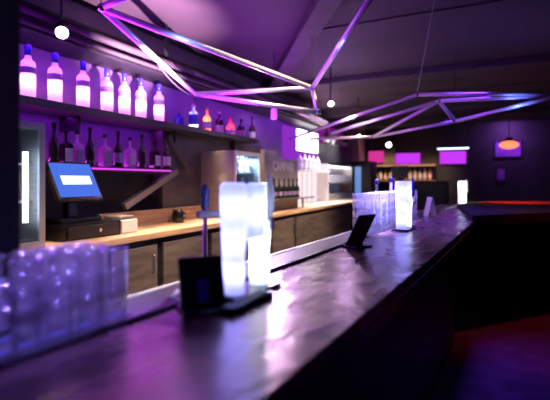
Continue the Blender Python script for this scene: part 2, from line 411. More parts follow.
# upper shelf, far half: mixed bottles
def at_up(t, px): t.location = (BX, yx(px, BX), ZU + .001); return t
g = 'mixed bottles on the far half of the upper shelf'
at_up(bottle('spirit_bottle', 'short cobalt blue bottle between the white bottles and the gin bottle', 'bottle', .13, .045, 'cobalt', 'blue_cap', None, sh=.7, nk=.85, group=g), 179)
at_up(bottle('gin_bottle', 'clear square-shouldered gin bottle with blue label on the upper shelf', 'bottle', .25, .047, 'lit_gin', 'white_plastic', 'blue_label', sh=.68, nk=.8, lz=(.2, .6), neck=.016, group=g), 193.5)
at_up(bottle('liqueur_bottle', 'orange liqueur bottle with pale label next to the gin bottle', 'bottle', .25, .043, 'lit_orange', 'gold', 'white_label', sh=.55, nk=.75, lz=(.12, .45), group=g), 207)
at_up(bottle('whisky_bottle', 'black bottle with white lower label and white cap on the upper shelf', 'bottle', .245, .045, 'dark_glass', 'white_plastic', 'white_label', sh=.6, nk=.76, lz=(.06, .4), group=g), 219.5)
at_up(bottle('liqueur_bottle', 'red liqueur bottle with a round shoulder on the upper shelf', 'bottle', .225, .05, 'lit_red', 'red_liquor', 'white_label', sh=.45, nk=.72, lz=(.1, .35), group=g), 230.5)
at_up(bottle('spirit_bottle', 'dark bottle between the red liqueur and the last slim bottle', 'bottle', .225, .047, 'dark_glass', 'black_gloss', 'faded_label', sh=.6, nk=.76, lz=(.1, .4), group=g), 241)
at_up(bottle('wine_bottle', 'slim black bottle with white label at the far end of the upper shelf', 'bottle', .29, .04, 'dark_glass', 'black_gloss', 'white_label', sh=.5, nk=.7, lz=(.08, .36), group=g), 252)

for px, en, co_ in ((193.5, .9, (.75, .8, 1)), (207, 1.1, (1, .8, .6)), (230.5, .9, (1, .6, .6))):
    light('POINT', 'bottle_light', (BX, yx(px, BX), ZU + .08), en, co_, .015)
# ------------------------------------------------------------------ glass-door fridges standing on the worktop
M['fridge_side'] = noisy(mat('fridge_side_steel', (.4, .37, .36), .4, .4), (.36, .33, .32), (.46, .43, .42), 5, 4, (1, 1, 20))
def counter_fridge(label, y0, w, x0, x1, h, lit):
    t = thing('counter_fridge', label, 'fridge', (0, y0, ZC + .001), 0, 'glass-door fridges on the back counter')
    m = MB(); m.box(x0, x1, 0, .03, 0, h, .003); m.box(x0, x1, w - .03, w, 0, h, .003); m.box(x0, x1 - .002, .03, w - .03, h - .04, h, .003); m.box(x0, x1 - .002, .03, w - .03, 0, .05, .003)
    m.box(x0, x0 + .03, .03, w - .03, .05, h - .04)
    m.build('body', 'fridge_side', t)
    s = MB(); s.box(x0 + .03, x1 - .05, .03, w - .03, h * .36, h * .36 + .012); s.box(x0 + .03, x1 - .05, .03, w - .03, h * .66, h * .66 + .012); s.build('shelf', 'grey_strip', t)
    d = MB(); d.box(x1 + .001, x1 + .02, 0, .035, 0, h); d.box(x1 + .001, x1 + .02, w - .035, w, 0, h); d.box(x1 + .001, x1 + .02, .035, w - .035, h - .04, h); d.box(x1 + .001, x1 + .02, .035, w - .035, 0, .04)
    d = d.build('door', 'white_plastic', t)
    MB().box(x1 + .008, x1 + .012, .035, w - .035, .04, h - .04).build('glass_pane', 'door_glass', d)
    MB().box(x1 + .021, x1 + .035, .008, .024, h * .35, h * .65, .004).build('handle', 'chrome', d)
    if lit: MB().tube([(x1 - .025, w - .09, .15), (x1 - .025, w - .09, h - .17)], .015, 12).build('light_tube', 'tube_light', t)
    return t
fy = yx(43, -2.3)
counter_fridge('glass-door fridge with a bright white light tube beside the register', fy - .55, .55, -2.78, -2.3, .72, True)
fy2 = yx(234, -2.3); fw2 = yx(259, -2.3) - fy2
counter_fridge('steel glass-door fridge standing behind the frosted beer tower', fy2, fw2, -2.78, -2.3, .70, False)
light('AREA', 'fridge_lamp', (-2.5, fy2 + fw2 / 2, ZC + .65), 20, (.55, .75, 1), .3, (-2.5, fy2 + fw2 / 2, ZC))
# drinks in the two fridges
def fridge_drinks(y0, w, where, seedv, hh_):
    rr = random.Random(seedv); n = 0
    for lev, zz in enumerate((.052, hh_ * .36 + .014, hh_ * .66 + .014)):
        for kx in range(4):
            y = y0 + .08 + kx * (w - .16) / 3
            if where == 'near' and kx == 3 : continue
            t = bottle('drink_bottle', ('small cold drink bottle inside the fridge with the white light tube' if where == 'near' else 'small cold drink bottle inside the glass-door fridge behind the beer tower'),
                       'bottle', .17, .03, rr.choice(['clear_glass', 'cobalt', 'pale_liquor', 'clear_glass']), 'chrome', 'white_label', sh=.55, nk=.75, n=16, group='drinks in the fridge by the ' + ('register' if where == 'near' else 'beer tower'))
            t.location = (-2.4, y, ZC + zz)
fridge_drinks(fy - .55, .55, 'near', 1, .72)
fridge_drinks(fy2, fw2, 'tower', 2, .70)

# ------------------------------------------------------------------ register
ry = yx(66, -2.36)
reg = thing('cash_register', 'black cash register terminal with a tilted blue touchscreen on the worktop', 'cash register', (-2.36, ry, ZC + .001))
dw = yx(121, -2.36) - ry
MB().box(-.4, 0, -.02, dw, .0, .105, .006).build('cash_drawer', 'black_gloss', reg)
MB().box(0.001, .012, .01, dw - .03, .012, .09, .003).build('drawer_front', 'black', reg)
MB().lathe([(0, 0), (.011, 0), (.011, .006), (0, .006)], 14).build('lock', 'chrome', reg, (.02, dw * .55, .05)).rotation_euler = (0, PI / 2, 0)
MB().box(-.3, -.08, .03, dw - .1, .106, .135, .008).build('stand_base', 'black_gloss', reg)
MB().box(-.23, -.17, dw * .33, dw * .5, .13, .25, .01).build('stand_neck', 'black_gloss', reg)
mon = bpy.data.objects.new('monitor', None)
a, b2_, c2 = on_x(48, 161, -2.52), on_x(90, 163.5, -2.52), None
mw = b2_.y - a.y
TL = Vector((-2.47 + 2.36, on_x(48, 163, -2.47).y - ry, on_x(48, 163, -2.47).z - ZC))
ang = math.radians(28)
mtx = Matrix.Translation(TL) @ Matrix.Rotation(-ang, 4, 'Y')
hh = .27
ww = on_x(89, 163, -2.47).y - on_x(48, 163, -2.47).y
def mon_box(x0, x1, y0, y1, z0, z1, bev=0):
    m = MB(); m.box(x0, x1, y0, y1, z0, z1, bev); bmesh.ops.transform(m.bm, matrix=mtx, verts=m.bm.verts); return m
scr = mon_box(-.04, 0, -.015, ww + .015, -hh, .015, .008).build('monitor', 'black_gloss', reg)
mon_box(.0005, .002, 0, ww, -hh + .025, 0).build('screen', 'screen', scr)
mon_box(.0025, .0032, ww * .16, ww * .88, -hh * .58, -hh * .34).build('screen_window', 'screen_bar', scr)
pr = thing('receipt_printer', 'small white receipt printer beside the cash register', 'printer', (-2.36, yx(122, -2.36), ZC + .001))
pw = yx(138, -2.36) - yx(122, -2.36)
MB().box(-.2, 0, 0, pw, 0, .1, .008).build('body', 'white_plastic', pr)
MB().box(-.19, -.03, .008, pw - .008, .1005, .125, .008).build('lid', 'grey_strip', pr)
MB().box(-.03, -.008, .02, pw - .02, .101, .106).build('paper_slot', 'black', pr)
# dark coffee grinder-like knock box against the splash
kb = thing('bar_caddy', 'small black bar caddy standing before the wooden splash board', 'caddy', (-2.55, yx(178, -2.55), ZC + .001))
MB().lathe([(0, 0), (.05, 0), (.055, .01), (.055, .09), (.04, .12), (0, .125)], 20).build('body', 'black_gloss', kb)
MB().tube([(.05, 0, .03), (.085, 0, .045), (.085, 0, .085), (.05, 0, .1)], .008, 10).build('handle', 'black_gloss', kb)

# ------------------------------------------------------------------ frosted beer towers
def beer_tower(label, loc, rz, gap, h, r, energy, col=(.75, .85, 1), col2=(.27, .28, 1), hm='white_plastic'):
    """two tapering ice-coated columns side by side along the bar, joined by a thick bridge"""
    t = thing('beer_tower', label, 'beer tower', loc, rz, 'frosted beer towers on the bar')
    MB().box(-.058, .058, -gap / 2 - r - .012, gap / 2 + r + .012, 0, .014, .004).build('base_plate', 'black_gloss', t)
    for sg in (-1, 1):
        m = MB(); y = sg * gap / 2
        m.lathe([(r * .88, .0145), (r * .9, h * .35), (r * 1.0, h * .62), (r * 1.08, h * .8), (r * 1.08, h * .96), (r * .98, h * .99), (r * .8, h), (0, h)], 24, at=(0, y, 0))
        m.build('column', 'ice', t)
        for zf in (.22, .5, .8):
            light('POINT', 'tower_lamp', fbm(loc, rz, (0, y, h * zf)), energy / 6, col if sg > 0 else col2, .02)
    MB().box(-r * .98, r * .98, -gap / 2 + r * .6, gap / 2 - r * .6, h * .5, h * .985, .008).build('bridge', 'ice', t)
    light('POINT', 'tower_lamp', fbm(loc, rz, (0, 0, h * .75)), energy / 8, col, .02)
    y = gap / 2 - r * .1; xx = r + .004
    m = MB(); m.tube([(r * .8, y, h * .66), (xx, y, h * .66), (xx + .008, y, h * .64), (xx + .008, y, h * .56)], [.01, .01, .01, .008], 12); tp = m.build('tap', 'white_plastic', t)
    MB().lathe([(0, 0), (.01, 0), (.014, .02), (.0155, .075), (.013, .1), (.008, .115), (.008, .14), (0, .142)], 16, at=(xx, y, h * .68)).build('tap_handle', hm, tp)
    return t
def fbm(loc, rz, p): return Matrix.Translation(loc) @ Matrix.Rotation(rz, 4, 'Z') @ Vector(p)
zt = lambda px, py: on_z(px, py, BT)
ut = U0 + .085
v0 = fv(247, ut)
zc1 = ray(247, 181)
beer_tower('tall frosted white two-legged beer tower glowing at the middle of the bar', fb(ut, v0, BT + .0005), -DEL, .15, .355, .039, 3.6, hm='ice')
vtap = thing('side_tap', 'blue-handled side tap with a white spout standing left of the large frosted tower', 'beer tap', fb(U0 - .12, fv(205, U0 - .12), LZ + .001), -DEL - .3)
MB().lathe([(0, 0), (.03, 0), (.03, .012), (.008, .02), (.008, .265), (0, .266)], 18).build('stem', 'chrome', vtap)
MB().tube([(0, -.03, .266), (0, .09, .266), (.02, .105, .258), (.022, .108, .22)], .013, 12).build('spout', 'white_plastic', vtap)
MB().lathe([(0, .279), (.008, .279), (.013, .292), (.016, .345), (.01, .37), (0, .372)], 16).build('tap_handle', 'navy', vtap)
dt = thing('drip_tray', 'dark low drip tray in front of the large frosted beer tower', 'drip tray', fb(ut + .083, v0 - .13, BT + .0005), -DEL)
m = MB(); m.box(-.022, .022, -.1, .12, 0, .02, .003); m.build('tray', 'black_gloss', dt)
m = MB()
for i in range(11): m.box(-.018, .018, -.092 + i * .0185, -.086 + i * .0185, .0202, .023)
m.build('grille', 'black', dt)
v2 = fv(404, U0 + .1)
beer_tower('frosted beer tower among the far glass stacks with a blue topped handle', fb(U0 + .1, v2, BT + .0005), -DEL, .16, .36, .042, 3.2, hm='blue_cap')
v3 = fv(462, (U0 + U1) / 2 - .05)
beer_tower('small bright frosted beer tower at the far end of the bar', on_z(462.5, 205.3, BT + .0005), -DEL, .14, .36, .05, 9, col=(.85, .9, 1), col2=(.7, .8, 1))

# ------------------------------------------------------------------ black sign holders
def holder(label, loc, rz, w, h, tilt=.3, back=True):
    t = thing('sign_holder', label, 'sign holder', loc, rz, 'black sign holders on the bar edge')
    MB().box(-.05, .05, -w / 2, w / 2, 0, .012, .003).build('base', 'black_gloss', t)
    m = MB(); m.box(-.004, .004, -w / 2, w / 2, 0, h, .002); bmesh.ops.transform(m.bm, matrix=Matrix.Translation((.02, 0, .012)) @ Matrix.Rotation(-tilt, 4, 'Y'), verts=m.bm.verts)
    bd = m.build('board', 'black_gloss', t)
    m = MB(); m.box(.0045, .006, -.014, .014, h * .12, h * .55); bmesh.ops.transform(m.bm, matrix=Matrix.Translation((.02, 0, .012)) @ Matrix.Rotation(-tilt, 4, 'Y'), verts=m.bm.verts)
    m.build('sticker', 'blue_label', bd)
    if not back: return t
    m = MB(); m.box(-.004, .004, -w / 2 + .01, w / 2 - .01, 0, h * .95); bmesh.ops.transform(m.bm, matrix=Matrix.Translation((-.04, 0, .012)) @ Matrix.Rotation(.08, 4, 'Y'), verts=m.bm.verts)
    m.build('back_board', 'black', t)
    return t
holder('black angled sign holder with a blue sticker beside the large beer tower', fb(U0 + .085, fv(202, U0 + .085), BT + .0005), -DEL - .6, .125, .14)
holder('black angled sign holder leaning at the near end of the far glass stacks', fb(U0 + .075, fv(357, U0 + .075), BT + .0005), -DEL + PI - .35, .14, .19, .5, False)
# tent card
tcp = on_z(430, 217, BT)
tc = thing('table_card', 'small white folded card standing on the bar past the far glasses', 'card', (tcp.x, tcp.y, BT + .0005), -DEL - .9)
for sg in (-1, 1):
    m = MB(); m.box(-.05, .05, -.002, .002, 0, .2); bmesh.ops.transform(m.bm, matrix=Matrix.Translation((0, sg * .045, .004)) @ Matrix.Rotation(sg * .22, 4, 'X'), verts=m.bm.verts)
    m.build('card_leaf', 'white_plastic', tc)

# ------------------------------------------------------------------ stacked cups
SP = .076
def cup_mesh():
    m = MB(); n = 20
    prof = [(.025, 0), (.0275, .03), (.03, .06), (.0325, .095), (.0342, .0962), (.0342, .1), (.0325, .0988)]
    rings = []
    for q, (r, z) in enumerate(prof):
        rings.append([m.bm.verts.new(((r * (1 + (.05 * (-1) ** i if q < 3 else 0))) * math.cos(2 * PI * i / n), (r * (1 + (.05 * (-1) ** i if q < 3 else 0))) * math.sin(2 * PI * i / n), z)) for i in range(n)])
    m.bm.faces.new(rings[0][::-1])
    for q, (a, b) in enumerate(zip(rings, rings[1:])):
        for i in range(n):
            f = m.bm.faces.new((a[i], a[(i + 1) % n], b[(i + 1) % n], b[i])); f.material_index = 1 if q >= 3 else 0
            f.smooth = q >= 3
    return m
cup = cup_mesh().build('plastic_cup', 'cup'); cup.data.materials.append(M['cup_rim'])
first = True
def cups(u0, rows, v0, v1, tiers, step, label, group):
    global first
    n = int((v1 - v0) / SP)
    for r in range(rows):
        for k in range(n):
            nt = tiers if random.random() < .7 else tiers - 1
            jx, jy = random.uniform(-.003, .003), random.uniform(-.002, .002)
            for t in range(nt):
                o = cup if first else cup.copy()
                if not first: C.objects.link(o)
                first = False
                o.location = fb(u0 - r * SP + jx, v0 + SP / 2 + k * SP + jy, LZ + .0125 + t * step)
                tag(o, label, 'cup', group)
uL = U0 - .062
va_, vb_ = fv(8, uL), fv(143, uL)
cups(uL, 3, va_, vb_, 3, .05, 'clear plastic cup in the blurred near stacks in front of the register', 'stacked cups near the register')
vc_, vd_ = fv(366, uL), fv(420, uL)
cups(uL, 2, vc_, vc_ + SP * 20 + .01, 4, .062, 'clear plastic cup in the far stacks around the second beer tower', 'stacked cups further along the bar')
for lab, a0, a1, rws in (('added low tray with a blue glow strip lighting the near cup stacks', va_, vb_, 3), ('added low tray with a blue glow strip lighting the far cup stacks', vc_, vc_ + SP * 20, 2)):
    t = thing('added_light_tray', lab, 'tray', (0, 0, 0), -DEL, 'added lit trays under the cups')  # trays added to light the cups from below
    MB().box(uL - (rws - 1) * SP - .035, uL + .035, a0, a1, LZ + .0005, LZ + .006).build('tray', 'black', t)
    m = MB()
    for r in range(rws): m.box(uL - r * SP - .006, uL - r * SP + .006, a0 + .01, a1 - .01, LZ + .0062, LZ + .011)
    m.build('light_strip', 'cup_glow', t)
# bits standing on the far stacks / ledge beyond
ub = U0 - .215
for px, h, body, lab in ((377, .385, 'clear_glass', 'tall clear bottle rising behind the near part of the far cup stacks'), (391, .4, 'frost', 'tall frosted bottle rising behind the far cup stacks beside the second tower')):
    t = bottle('spirit_bottle', lab, 'bottle', h, .04, body, 'blue_cap', 'white_label', sh=.6, nk=.76, group='bottles behind the far cup stacks')
    t.location = fb(ub, fv(px, ub), LZ + .001)
bar_spoon = thing('bottle_opener', 'flat steel bar tool lying on the ledge near the black sign holder', 'bar tool', fb(U0 - .1, fv(168, U0 - .1), LZ + .001), -DEL + .5)
m = MB(); m.box(-.02, .02, -.09, .06, 0, .006, .002); m.build('blade', 'chrome', bar_spoon)
m = MB(); m.tube([(0, .06, .006), (0, .12, .012)], .007, 10); m.build('handle', 'white_plastic', bar_spoon)

# ------------------------------------------------------------------ stepped display board with writing and six green bottles
DX = -2.42
d0, d1, d2 = yx(265, DX), yx(277, DX), yx(298, DX)
zt0, zt1 = on_x(265, 150, DX).z, on_x(277, 156.5, DX).z
db = thing('display_board', 'grey stepped display board with white writing above six green bottles', 'display')
MB().prism_x([(d0, ZC + .001), (d2, ZC + .001), (d2, zt1 - .02), (d1, zt1 - .02), (d1, zt0), (d0, zt0)], DX - .06, DX, .004).build('board', 'display_grey', db)
DS = on_x(285, 198.5, DX + .12).z
MB().box(DX + .001, DX + .17, d0 + .05, d2 + .25, DS - .02, DS, .003).build('shelf', 'steel', db)
MB().box(DX + .02, DX + .04, d0 + .1, d0 + .13, ZC + .001, DS - .02).build('leg', 'steel', db)
MB().box(DX + .02, DX + .04, d2 + .1, d2 + .13, ZC + .001, DS - .02).build('leg', 'steel', db)
cu = bpy.data.curves.new('writing', 'FONT'); cu.body = 'CAMPARI'; cu.size = .17; cu.extrude = .003; cu.offset = .004; cu.align_x = 'CENTER'
to = bpy.data.objects.new('tmp', cu); C.objects.link(to); bpy.context.view_layer.update()
me = bpy.data.meshes.new_from_object(to.evaluated_get(bpy.context.evaluated_depsgraph_get())); bpy.data.objects.remove(to)
me.materials.clear(); me.materials.append(M['white_label'])
wr = bpy.data.objects.new('writing', me); C.objects.link(wr); wr.parent = db
wr.rotation_euler = (PI / 2, 0, PI / 2); wr.location = (DX + .002, (yx(272, DX) + yx(294, DX)) / 2, on_x(283, 167, DX).z - .05)
wr.scale = (.95, 1, 1)
proto = None
w6 = ['first from the fridge', 'second from the fridge', 'third from the fridge', 'fourth from the fridge', 'fifth from the fridge', 'last, nearest the white shelves']
for i, px in enumerate((274, 279.2, 284.2, 288.8, 293, 297)):
    X = DX + .085; lab = 'dark green bottle in front of the grey display board, ' + w6[i]
    if proto is None:
        proto = bottle('wine_bottle', lab, 'bottle', .25, .036, 'green_glass', 'green_glass', 'faded_label', sh=.52, nk=.72, lz=(.15, .35), group='green bottles before the display board'); t = proto
        proto.location = (X, yx(px, X), DS + .001)
    else: dup(proto, (X, yx(px, X), DS + .001), None, lab)

# ------------------------------------------------------------------ bright white shelves
w0, w1 = yx(297, -2.8), yx(328, -2.6) - .01
wb = thing('lit_back_panel', 'brightly lit white panel on the wall past the grey display board', 'wall panel')
MB().box(WX + .001, WX + .03, w0 - .5, w1, ZC + .002, 1.615).build('panel', 'backlit_soft', wb)
MB().box(WX + .001, WX + .03, w0 - .5, w1, 1.645, 2.35).build('upper_panel', 'backlit_lilac', wb)
y = w0
while y < w1 - .06:
    MB().box(WX + .0305, WX + .045, y, y + .02, ZC + .002, 1.6).build('divider', 'tile', wb); y += .24
MB().box(WX + .001, WX + .3, w0 - .5, w1, 1.618, 1.64).build('shelf', 'tile', wb)
bt = MB().box(WX + .031, WX + .06, w0 + .02, w1 - .02, 1.98, 2.34).build('light_box', 'backlit_white', wb)
for i, px in enumerate((300, 305, 309.5, 313.5, 317.5)):
    X = WX + .17
    t = bottle('spirit_bottle', 'purple-lit bottle on the glass shelf of the bright panel, ' + ['first from the display board', 'second from the display board', 'in the middle', 'second from the far end', 'at the far end'][i], 'bottle',
               .29, .045, 'pale_liquor', 'black_gloss', 'white_label', group='bottles on the bright glass shelf')
    t.location = (X, max(yx(px, X), w0 - .4), 1.641)
# glass rack cabinet
g0, g1 = yx(328, -2.6), yx(352, -2.6)
gz = on_x(330, 164, -2.6).z
gr = thing('glass_cabinet', 'open cabinet with shelves of upturned glasses at the counter end', 'cabinet', (0, g0, ZC + .001))
W = g1 - g0; H = gz - ZC
m = MB();  m.box(WX + .03, -2.6, W - .03, W, 0, H); m.box(WX + .03, -2.6, .03, W - .03, H - .03, H); m.box(WX + .03, WX + .05, .03, W - .03, 0, H - .03); m.build('carcass', 'steel', gr)
MB().box(WX + .03, -2.6, 0, .03, 0, H).build('side_panel', 'tile', gr)
MB().box(WX + .05, -2.61, .03, W - .03, H * .48, H * .48 + .02).build('shelf', 'grey_strip', gr)
MB().box(WX + .06, -2.62, .04, W - .04, H - .036, H - .031).build('light_panel', 'backlit_white', gr)
cupg = MB().lathe([(.036, 0), (.035, .002), (.03, .13), (.029, .135), (0, .135)], 16).build('glass', 'cup')
fst = True
for lev, zz, nm in ((0, ZC + .002, 'lower'), (1, ZC + .001 + H * .48 + .021, 'upper')):
    for r in range(2):
        for kx in range(12):
            o = cupg if fst else cupg.copy()
            if not fst: C.objects.link(o)
            fst = False
            o.location = (-2.655 - r * .09, g0 + .1 + kx * (W - .2) / 11, zz)
            tag(o, 'upturned clear glass on the %s level of the glass cabinet' % nm, 'glass', 'glasses on the %s level of the cabinet' % nm)
# dark cupboard above with red and purple lit bottles
cb = thing('wall_cupboard', 'dark wall cupboard above the glass cabinet with a dim violet lit back', 'cupboard', (0, g0, gz + .02))
MB().box(WX + .001, -2.6, 0, W, 0, .36, .006).build('body', 'black', cb)
MB().box(WX + .001, WX + .03, 0, W, .361, .76).build('lit_back', 'backlit_dim', cb)
for i, (px, bd) in enumerate(((333, 'dark_glass'), (337, 'pale_liquor'), (341, 'pale_liquor'), (345, 'red_liquor'), (349, 'dark_glass'))):
    X = -2.7
    t = bottle('spirit_bottle', 'bottle on top of the dark wall cupboard, ' + ['dark, first in the row', 'pale, second in the row', 'pale, in the middle of the row', 'red, fourth in the row', 'dark, last in the row'][i], 'bottle', .32, .055, bd, 'black_gloss', 'white_label', group='bottles on the dark wall cupboard')
    t.location = (X, g0 + W * (.12 + .19 * i), gz + .02 + .362)
# tall fridge at the counter end
f0 = Y_END + .02
tf = thing('tall_fridge', 'tall black fridge with a bluish lit glass front at the counter end', 'fridge', (0, f0, 0))
MB().box(WX + .02, -2.2, 0, .6, 0, 1.9, .006).build('body', 'black', tf)
MB().box(-2.56, -2.42, -.012, -.001, 1.1, 1.78).build('glass_pane', mat('bluish_lit_glass', (.1, .2, .4), .1, emit=(.15, .3, .7), es=.7), tf)

# ------------------------------------------------------------------ far bar on the back wall
fp = lambda px, py: on_y(px, py, FARY)
fbk = thing('far_shelving', 'distant shelving with purple backlit panels on the end wall', 'shelving')
def far_panel(x0, x1, y0, y1, m, nm='lit_panel', th=.04, gap=.002):
    a, b = fp(x0, y1), fp(x1, y0); return MB().box(a.x, b.x, FARY - gap - th, FARY - gap, a.z, b.z).build(nm, m, fbk)
far_panel(369, 384, 151, 163, 'backlit_red'); far_panel(396, 420, 153, 164, 'backlit_purple'); far_panel(440, 466, 151, 164, 'backlit_purple')
far_panel(384.5, 395.5, 148, 164, 'grey_panel', 'divider', .1)
a, b = fp(368, 180), fp(436, 164.5)
MB().box(a.x, b.x, FARY - .35, FARY - .002, b.z - .04, b.z - .005).build('shelf', 'wood', fbk)
MB().box(a.x, b.x, FARY - .4, FARY - .002, a.z - .04, a.z).build('shelf', 'wood', fbk)
MB().box(a.x, b.x, FARY - .03, FARY - .002, a.z + .001, b.z - .041).build('back_panel', 'black', fbk)
for i in range(13):
    px = 371 + i * 4.9
    if 397 < px < 405: continue
    t = bottle('spirit_bottle', 'blurred bottle on the shelf of the distant purple-lit bar', 'bottle', random.choice([.3, .33, .28]), .045, random.choice(['amber', 'pale_liquor', 'pale_liquor', 'amber']), 'black_gloss', 'white_label', n=14, group='bottles on the distant bar shelf')
    p = on_y(px, 180, FARY - .25); t.location = (p.x, FARY - .25, a.z + .001)
dk = thing('far_counter', 'distant dark counter front in front of the purple-lit shelving', 'counter')
a, b = on_y(392, 181, 10.3), on_y(447, 181, 10.3)
MB().box(a.x, b.x, 10.3, 10.9, 0, 1.42, .01).build('body', 'black', dk)
MB().box(a.x - .03, b.x + .03, 10.25, 10.92, 1.421, 1.46, .006).build('counter_top', 'black_gloss', dk)
mo = thing('small_monitor', 'small dark screen standing on the distant counter', 'monitor', (on_y(400, 181, 10.5).x, 10.5, 1.462))
MB().box(-.2, .2, -.015, .015, .06, .36, .006).build('panel', 'black_gloss', mo)
MB().box(-.1, .1, -.06, .06, 0, .06, .004).build('stand', 'black', mo)
# posters
def poster(x0, x1, y0, y1, lab):
    a, b = fp(x0, y1), fp(x1, y0)
    t = thing('wall_poster', lab, 'poster', (a.x, FARY - .002, a.z)); w, h = b.x - a.x, b.z - a.z
    m = MB(); e = .03
    m.box(0, w, -.03, 0, 0, e); m.box(0, w, -.03, 0, h - e, h); m.box(0, e, -.03, 0, e, h - e); m.box(w - e, w, -.03, 0, e, h - e)
    m.build('frame', 'frame', t); MB().box(e, w - e, -.018, -.004, e, h - e).build('print', 'poster', t)
poster(494, 522, 140, 158, 'large purple framed poster on the end wall behind the red lamp')
poster(496, 506, 167, 181, 'small purple framed poster on the end wall below the large one')
# blue-white light bar, far
lb = on_y(453, 148, 9.0)
t = thing('light_bar', 'short bluish white light bar hanging before the end wall', 'lamp', lb)
MB().box(-.3, .3, -.03, .03, 0, .05, .008).build('housing', 'black', t); MB().box(-.28, .28, -.022, .022, -.02, -.001).build('light_tube', 'led_white', t)
MB().tube([(-.2, 0, .05), (-.2, 0, CEIL - lb.z)], .006, 8).build('hanger', 'cable', t); MB().tube([(.2, 0, .05), (.2, 0, CEIL - lb.z)], .006, 8).build('hanger', 'cable', t)

# red pendant over the side counter
rp = depth(509, 144, 6.3)
t = thing('pendant_lamp', 'orange glowing pendant lamp hanging above the black side counter', 'lamp', rp)
MB().lathe([(.02, .1), (.035, .095), (.06, .05), (.064, .045), (.056, .05), (.03, .09), (.01, .095)], 28).build('shade', 'black_gloss', t)
MB().ball((0, 0, -.02), .085).build('bulb', 'red_bulb', t).scale = (1.5, 1.5, .68)
MB().tube([(0, 0, .095), (0, 0, CEIL - rp.z)], .006, 8).build('cord', 'cable', t)
light('SPOT', 'pendant_light', (rp.x, rp.y, rp.z - .12), 380, (1, .025, .01), .06, (rp.x + .1, rp.y + .1, rp.z - 1), .8, 95)
light('SPOT', 'red_floor_spot', (on_z(530, 320, 0).x + .6, on_z(530, 320, 0).y - .4, 2.7), 70, (1, .03, .06), .05, on_z(535, 330, 0), .9, 55)

# ------------------------------------------------------------------ ceiling tube sculptures
def node(px, py, Z): return on_z(px, py, Z)
A = node(101, 8, 2.45); B = node(195, 94, 2.24); Cn = node(312, 88, 2.3); D = node(318, 112, 2.06); E = node(378, -14, 2.55)
A2 = node(70, 26, 2.45); A3 = node(150, -14, 2.6)
t1 = thing('tube_sculpture', 'angular hanging sculpture of metal tubes above the near half of the bar', 'ceiling sculpture')
def tubes(root, lst, r=.021):
    for a, b in lst: MB().tube([a, b], r, 16).build('tube', 'tube', root)
tubes(t1, [(A, Cn), (A, B), (B, Cn), (B, D), (Cn, D), (Cn, E), (A, A3)])
for n in (A, B, Cn, D): MB().ball(n, .024).build('joint', 'chrome', t1)
for n in (A, Cn): MB().tube([n, (n.x, n.y, CEIL)], .003, 8).build('cable', 'cable', t1)
MB().tube([B, B + Vector((0, 0, -.1))], .006, 8).build('cable_end', 'cable', t1)
ca = [A + (B - A) * .45]
for i in range(1, 9): ca.append(A + (B - A) * (.45 + .55 * i / 8) + Vector((0, 0, -.05 * math.sin(PI * i / 8) - .02)))
MB().tube(ca, .007, 8).build('wiring', 'cable', t1)
G = node(417, 94.5, 2.35); Hn = node(439, 101, 2.3); I = node(455, 121.5, 2.12); J = node(600, 93.5, 2.36); K = node(590, 88, 2.36)
L1 = node(290, 139, 2.12); L2 = node(332, 133, 2.12); Mn = node(373, 137, 2.05); L3 = node(310, 139, 2.08)
t2 = thing('tube_sculpture', 'angular hanging sculpture of metal tubes above the far end of the bar', 'ceiling sculpture')
tubes(t2, [(L1, G), (G, J), (L2, Hn), (Hn, J), (Hn, Mn), (Hn, I), (I, K), (I, Mn), (Mn, L3)], .019)
for n in (G, Hn, I, Mn): MB().ball(n, .022).build('joint', 'chrome', t2)
MB().tube([G, node(440, -30, CEIL)], .004, 8).build('cable', 'grey_strip', t2)
MB().tube([I, (I.x, I.y, CEIL)], .003, 8).build('cable', 'cable', t2)

# ------------------------------------------------------------------ ceiling lamps
def can(label, p, aim, r=.035, ln=.11, m='bulb'):
    t = thing('ceiling_spotlight', label, 'lamp', p, 0, 'ceiling spotlights')
    q = (Vector(aim) - Vector(p)).normalized(); e = q.to_track_quat('-Z', 'Y').to_matrix().to_4x4()
    m_ = MB(); m_.lathe([(0, ln), (r * .9, ln), (r, ln - .01), (r, 0), (r * .9, 0), (r * .88, .02), (0, .02)], 22); bmesh.ops.transform(m_.bm, matrix=e, verts=m_.bm.verts); h = m_.build('housing', 'black_gloss', t)
    m_ = MB(); m_.lathe([(r * .85, .012), (r * .6, .002), (0, -.004)], 22); bmesh.ops.transform(m_.bm, matrix=e, verts=m_.bm.verts); m_.build('lens', m, h)
    k = -q * ln
    MB().tube([k, (k.x, k.y, CEIL - p.z)], .008, 8).build('bracket', 'black', t)
    return t
cam_p = Vector((0, 0, CAMZ))
p = on_x(62, 33, -2.4); can('round white ceiling spotlight shining above the glowing bottles', p, cam_p + Vector((-.3, .3, -.5)), .045)
p = depth(331, 104, 5.2); can('white ceiling spotlight just past the first tube sculpture', p, p + Vector((.4, -1, -.5)), .04)
p = depth(359, 137, 7.0); can('white ceiling spotlight above the glass cabinet', p, p + Vector((.4, -1, -.4)), .04)
p = depth(389, 145, 7.5); can('white ceiling spotlight nearest the tall fridge', p, p + Vector((.4, -1, -.4)), .05)
p = depth(274, 114, 4.6); t = thing('hanging_lamp', 'pale cylindrical lamp hanging just below the first tube sculpture', 'lamp', p)
MB().lathe([(0, .06), (.03, .06), (.034, .05), (.034, -.05), (.028, -.058), (0, -.058)], 20).build('shade', 'frost', t)
MB().tube([(0, 0, .06), (0, 0, CEIL - p.z)], .004, 8).build('cord', 'cable', t)

# ------------------------------------------------------------------ lights
PUR, VIO, PINK, BLUE, WARM, WHITE = (.36, .01, 1), (.3, .05, 1), (1, .3, .85), (.08, .1, 1), (1, .66, .42), (1, .9, .95)
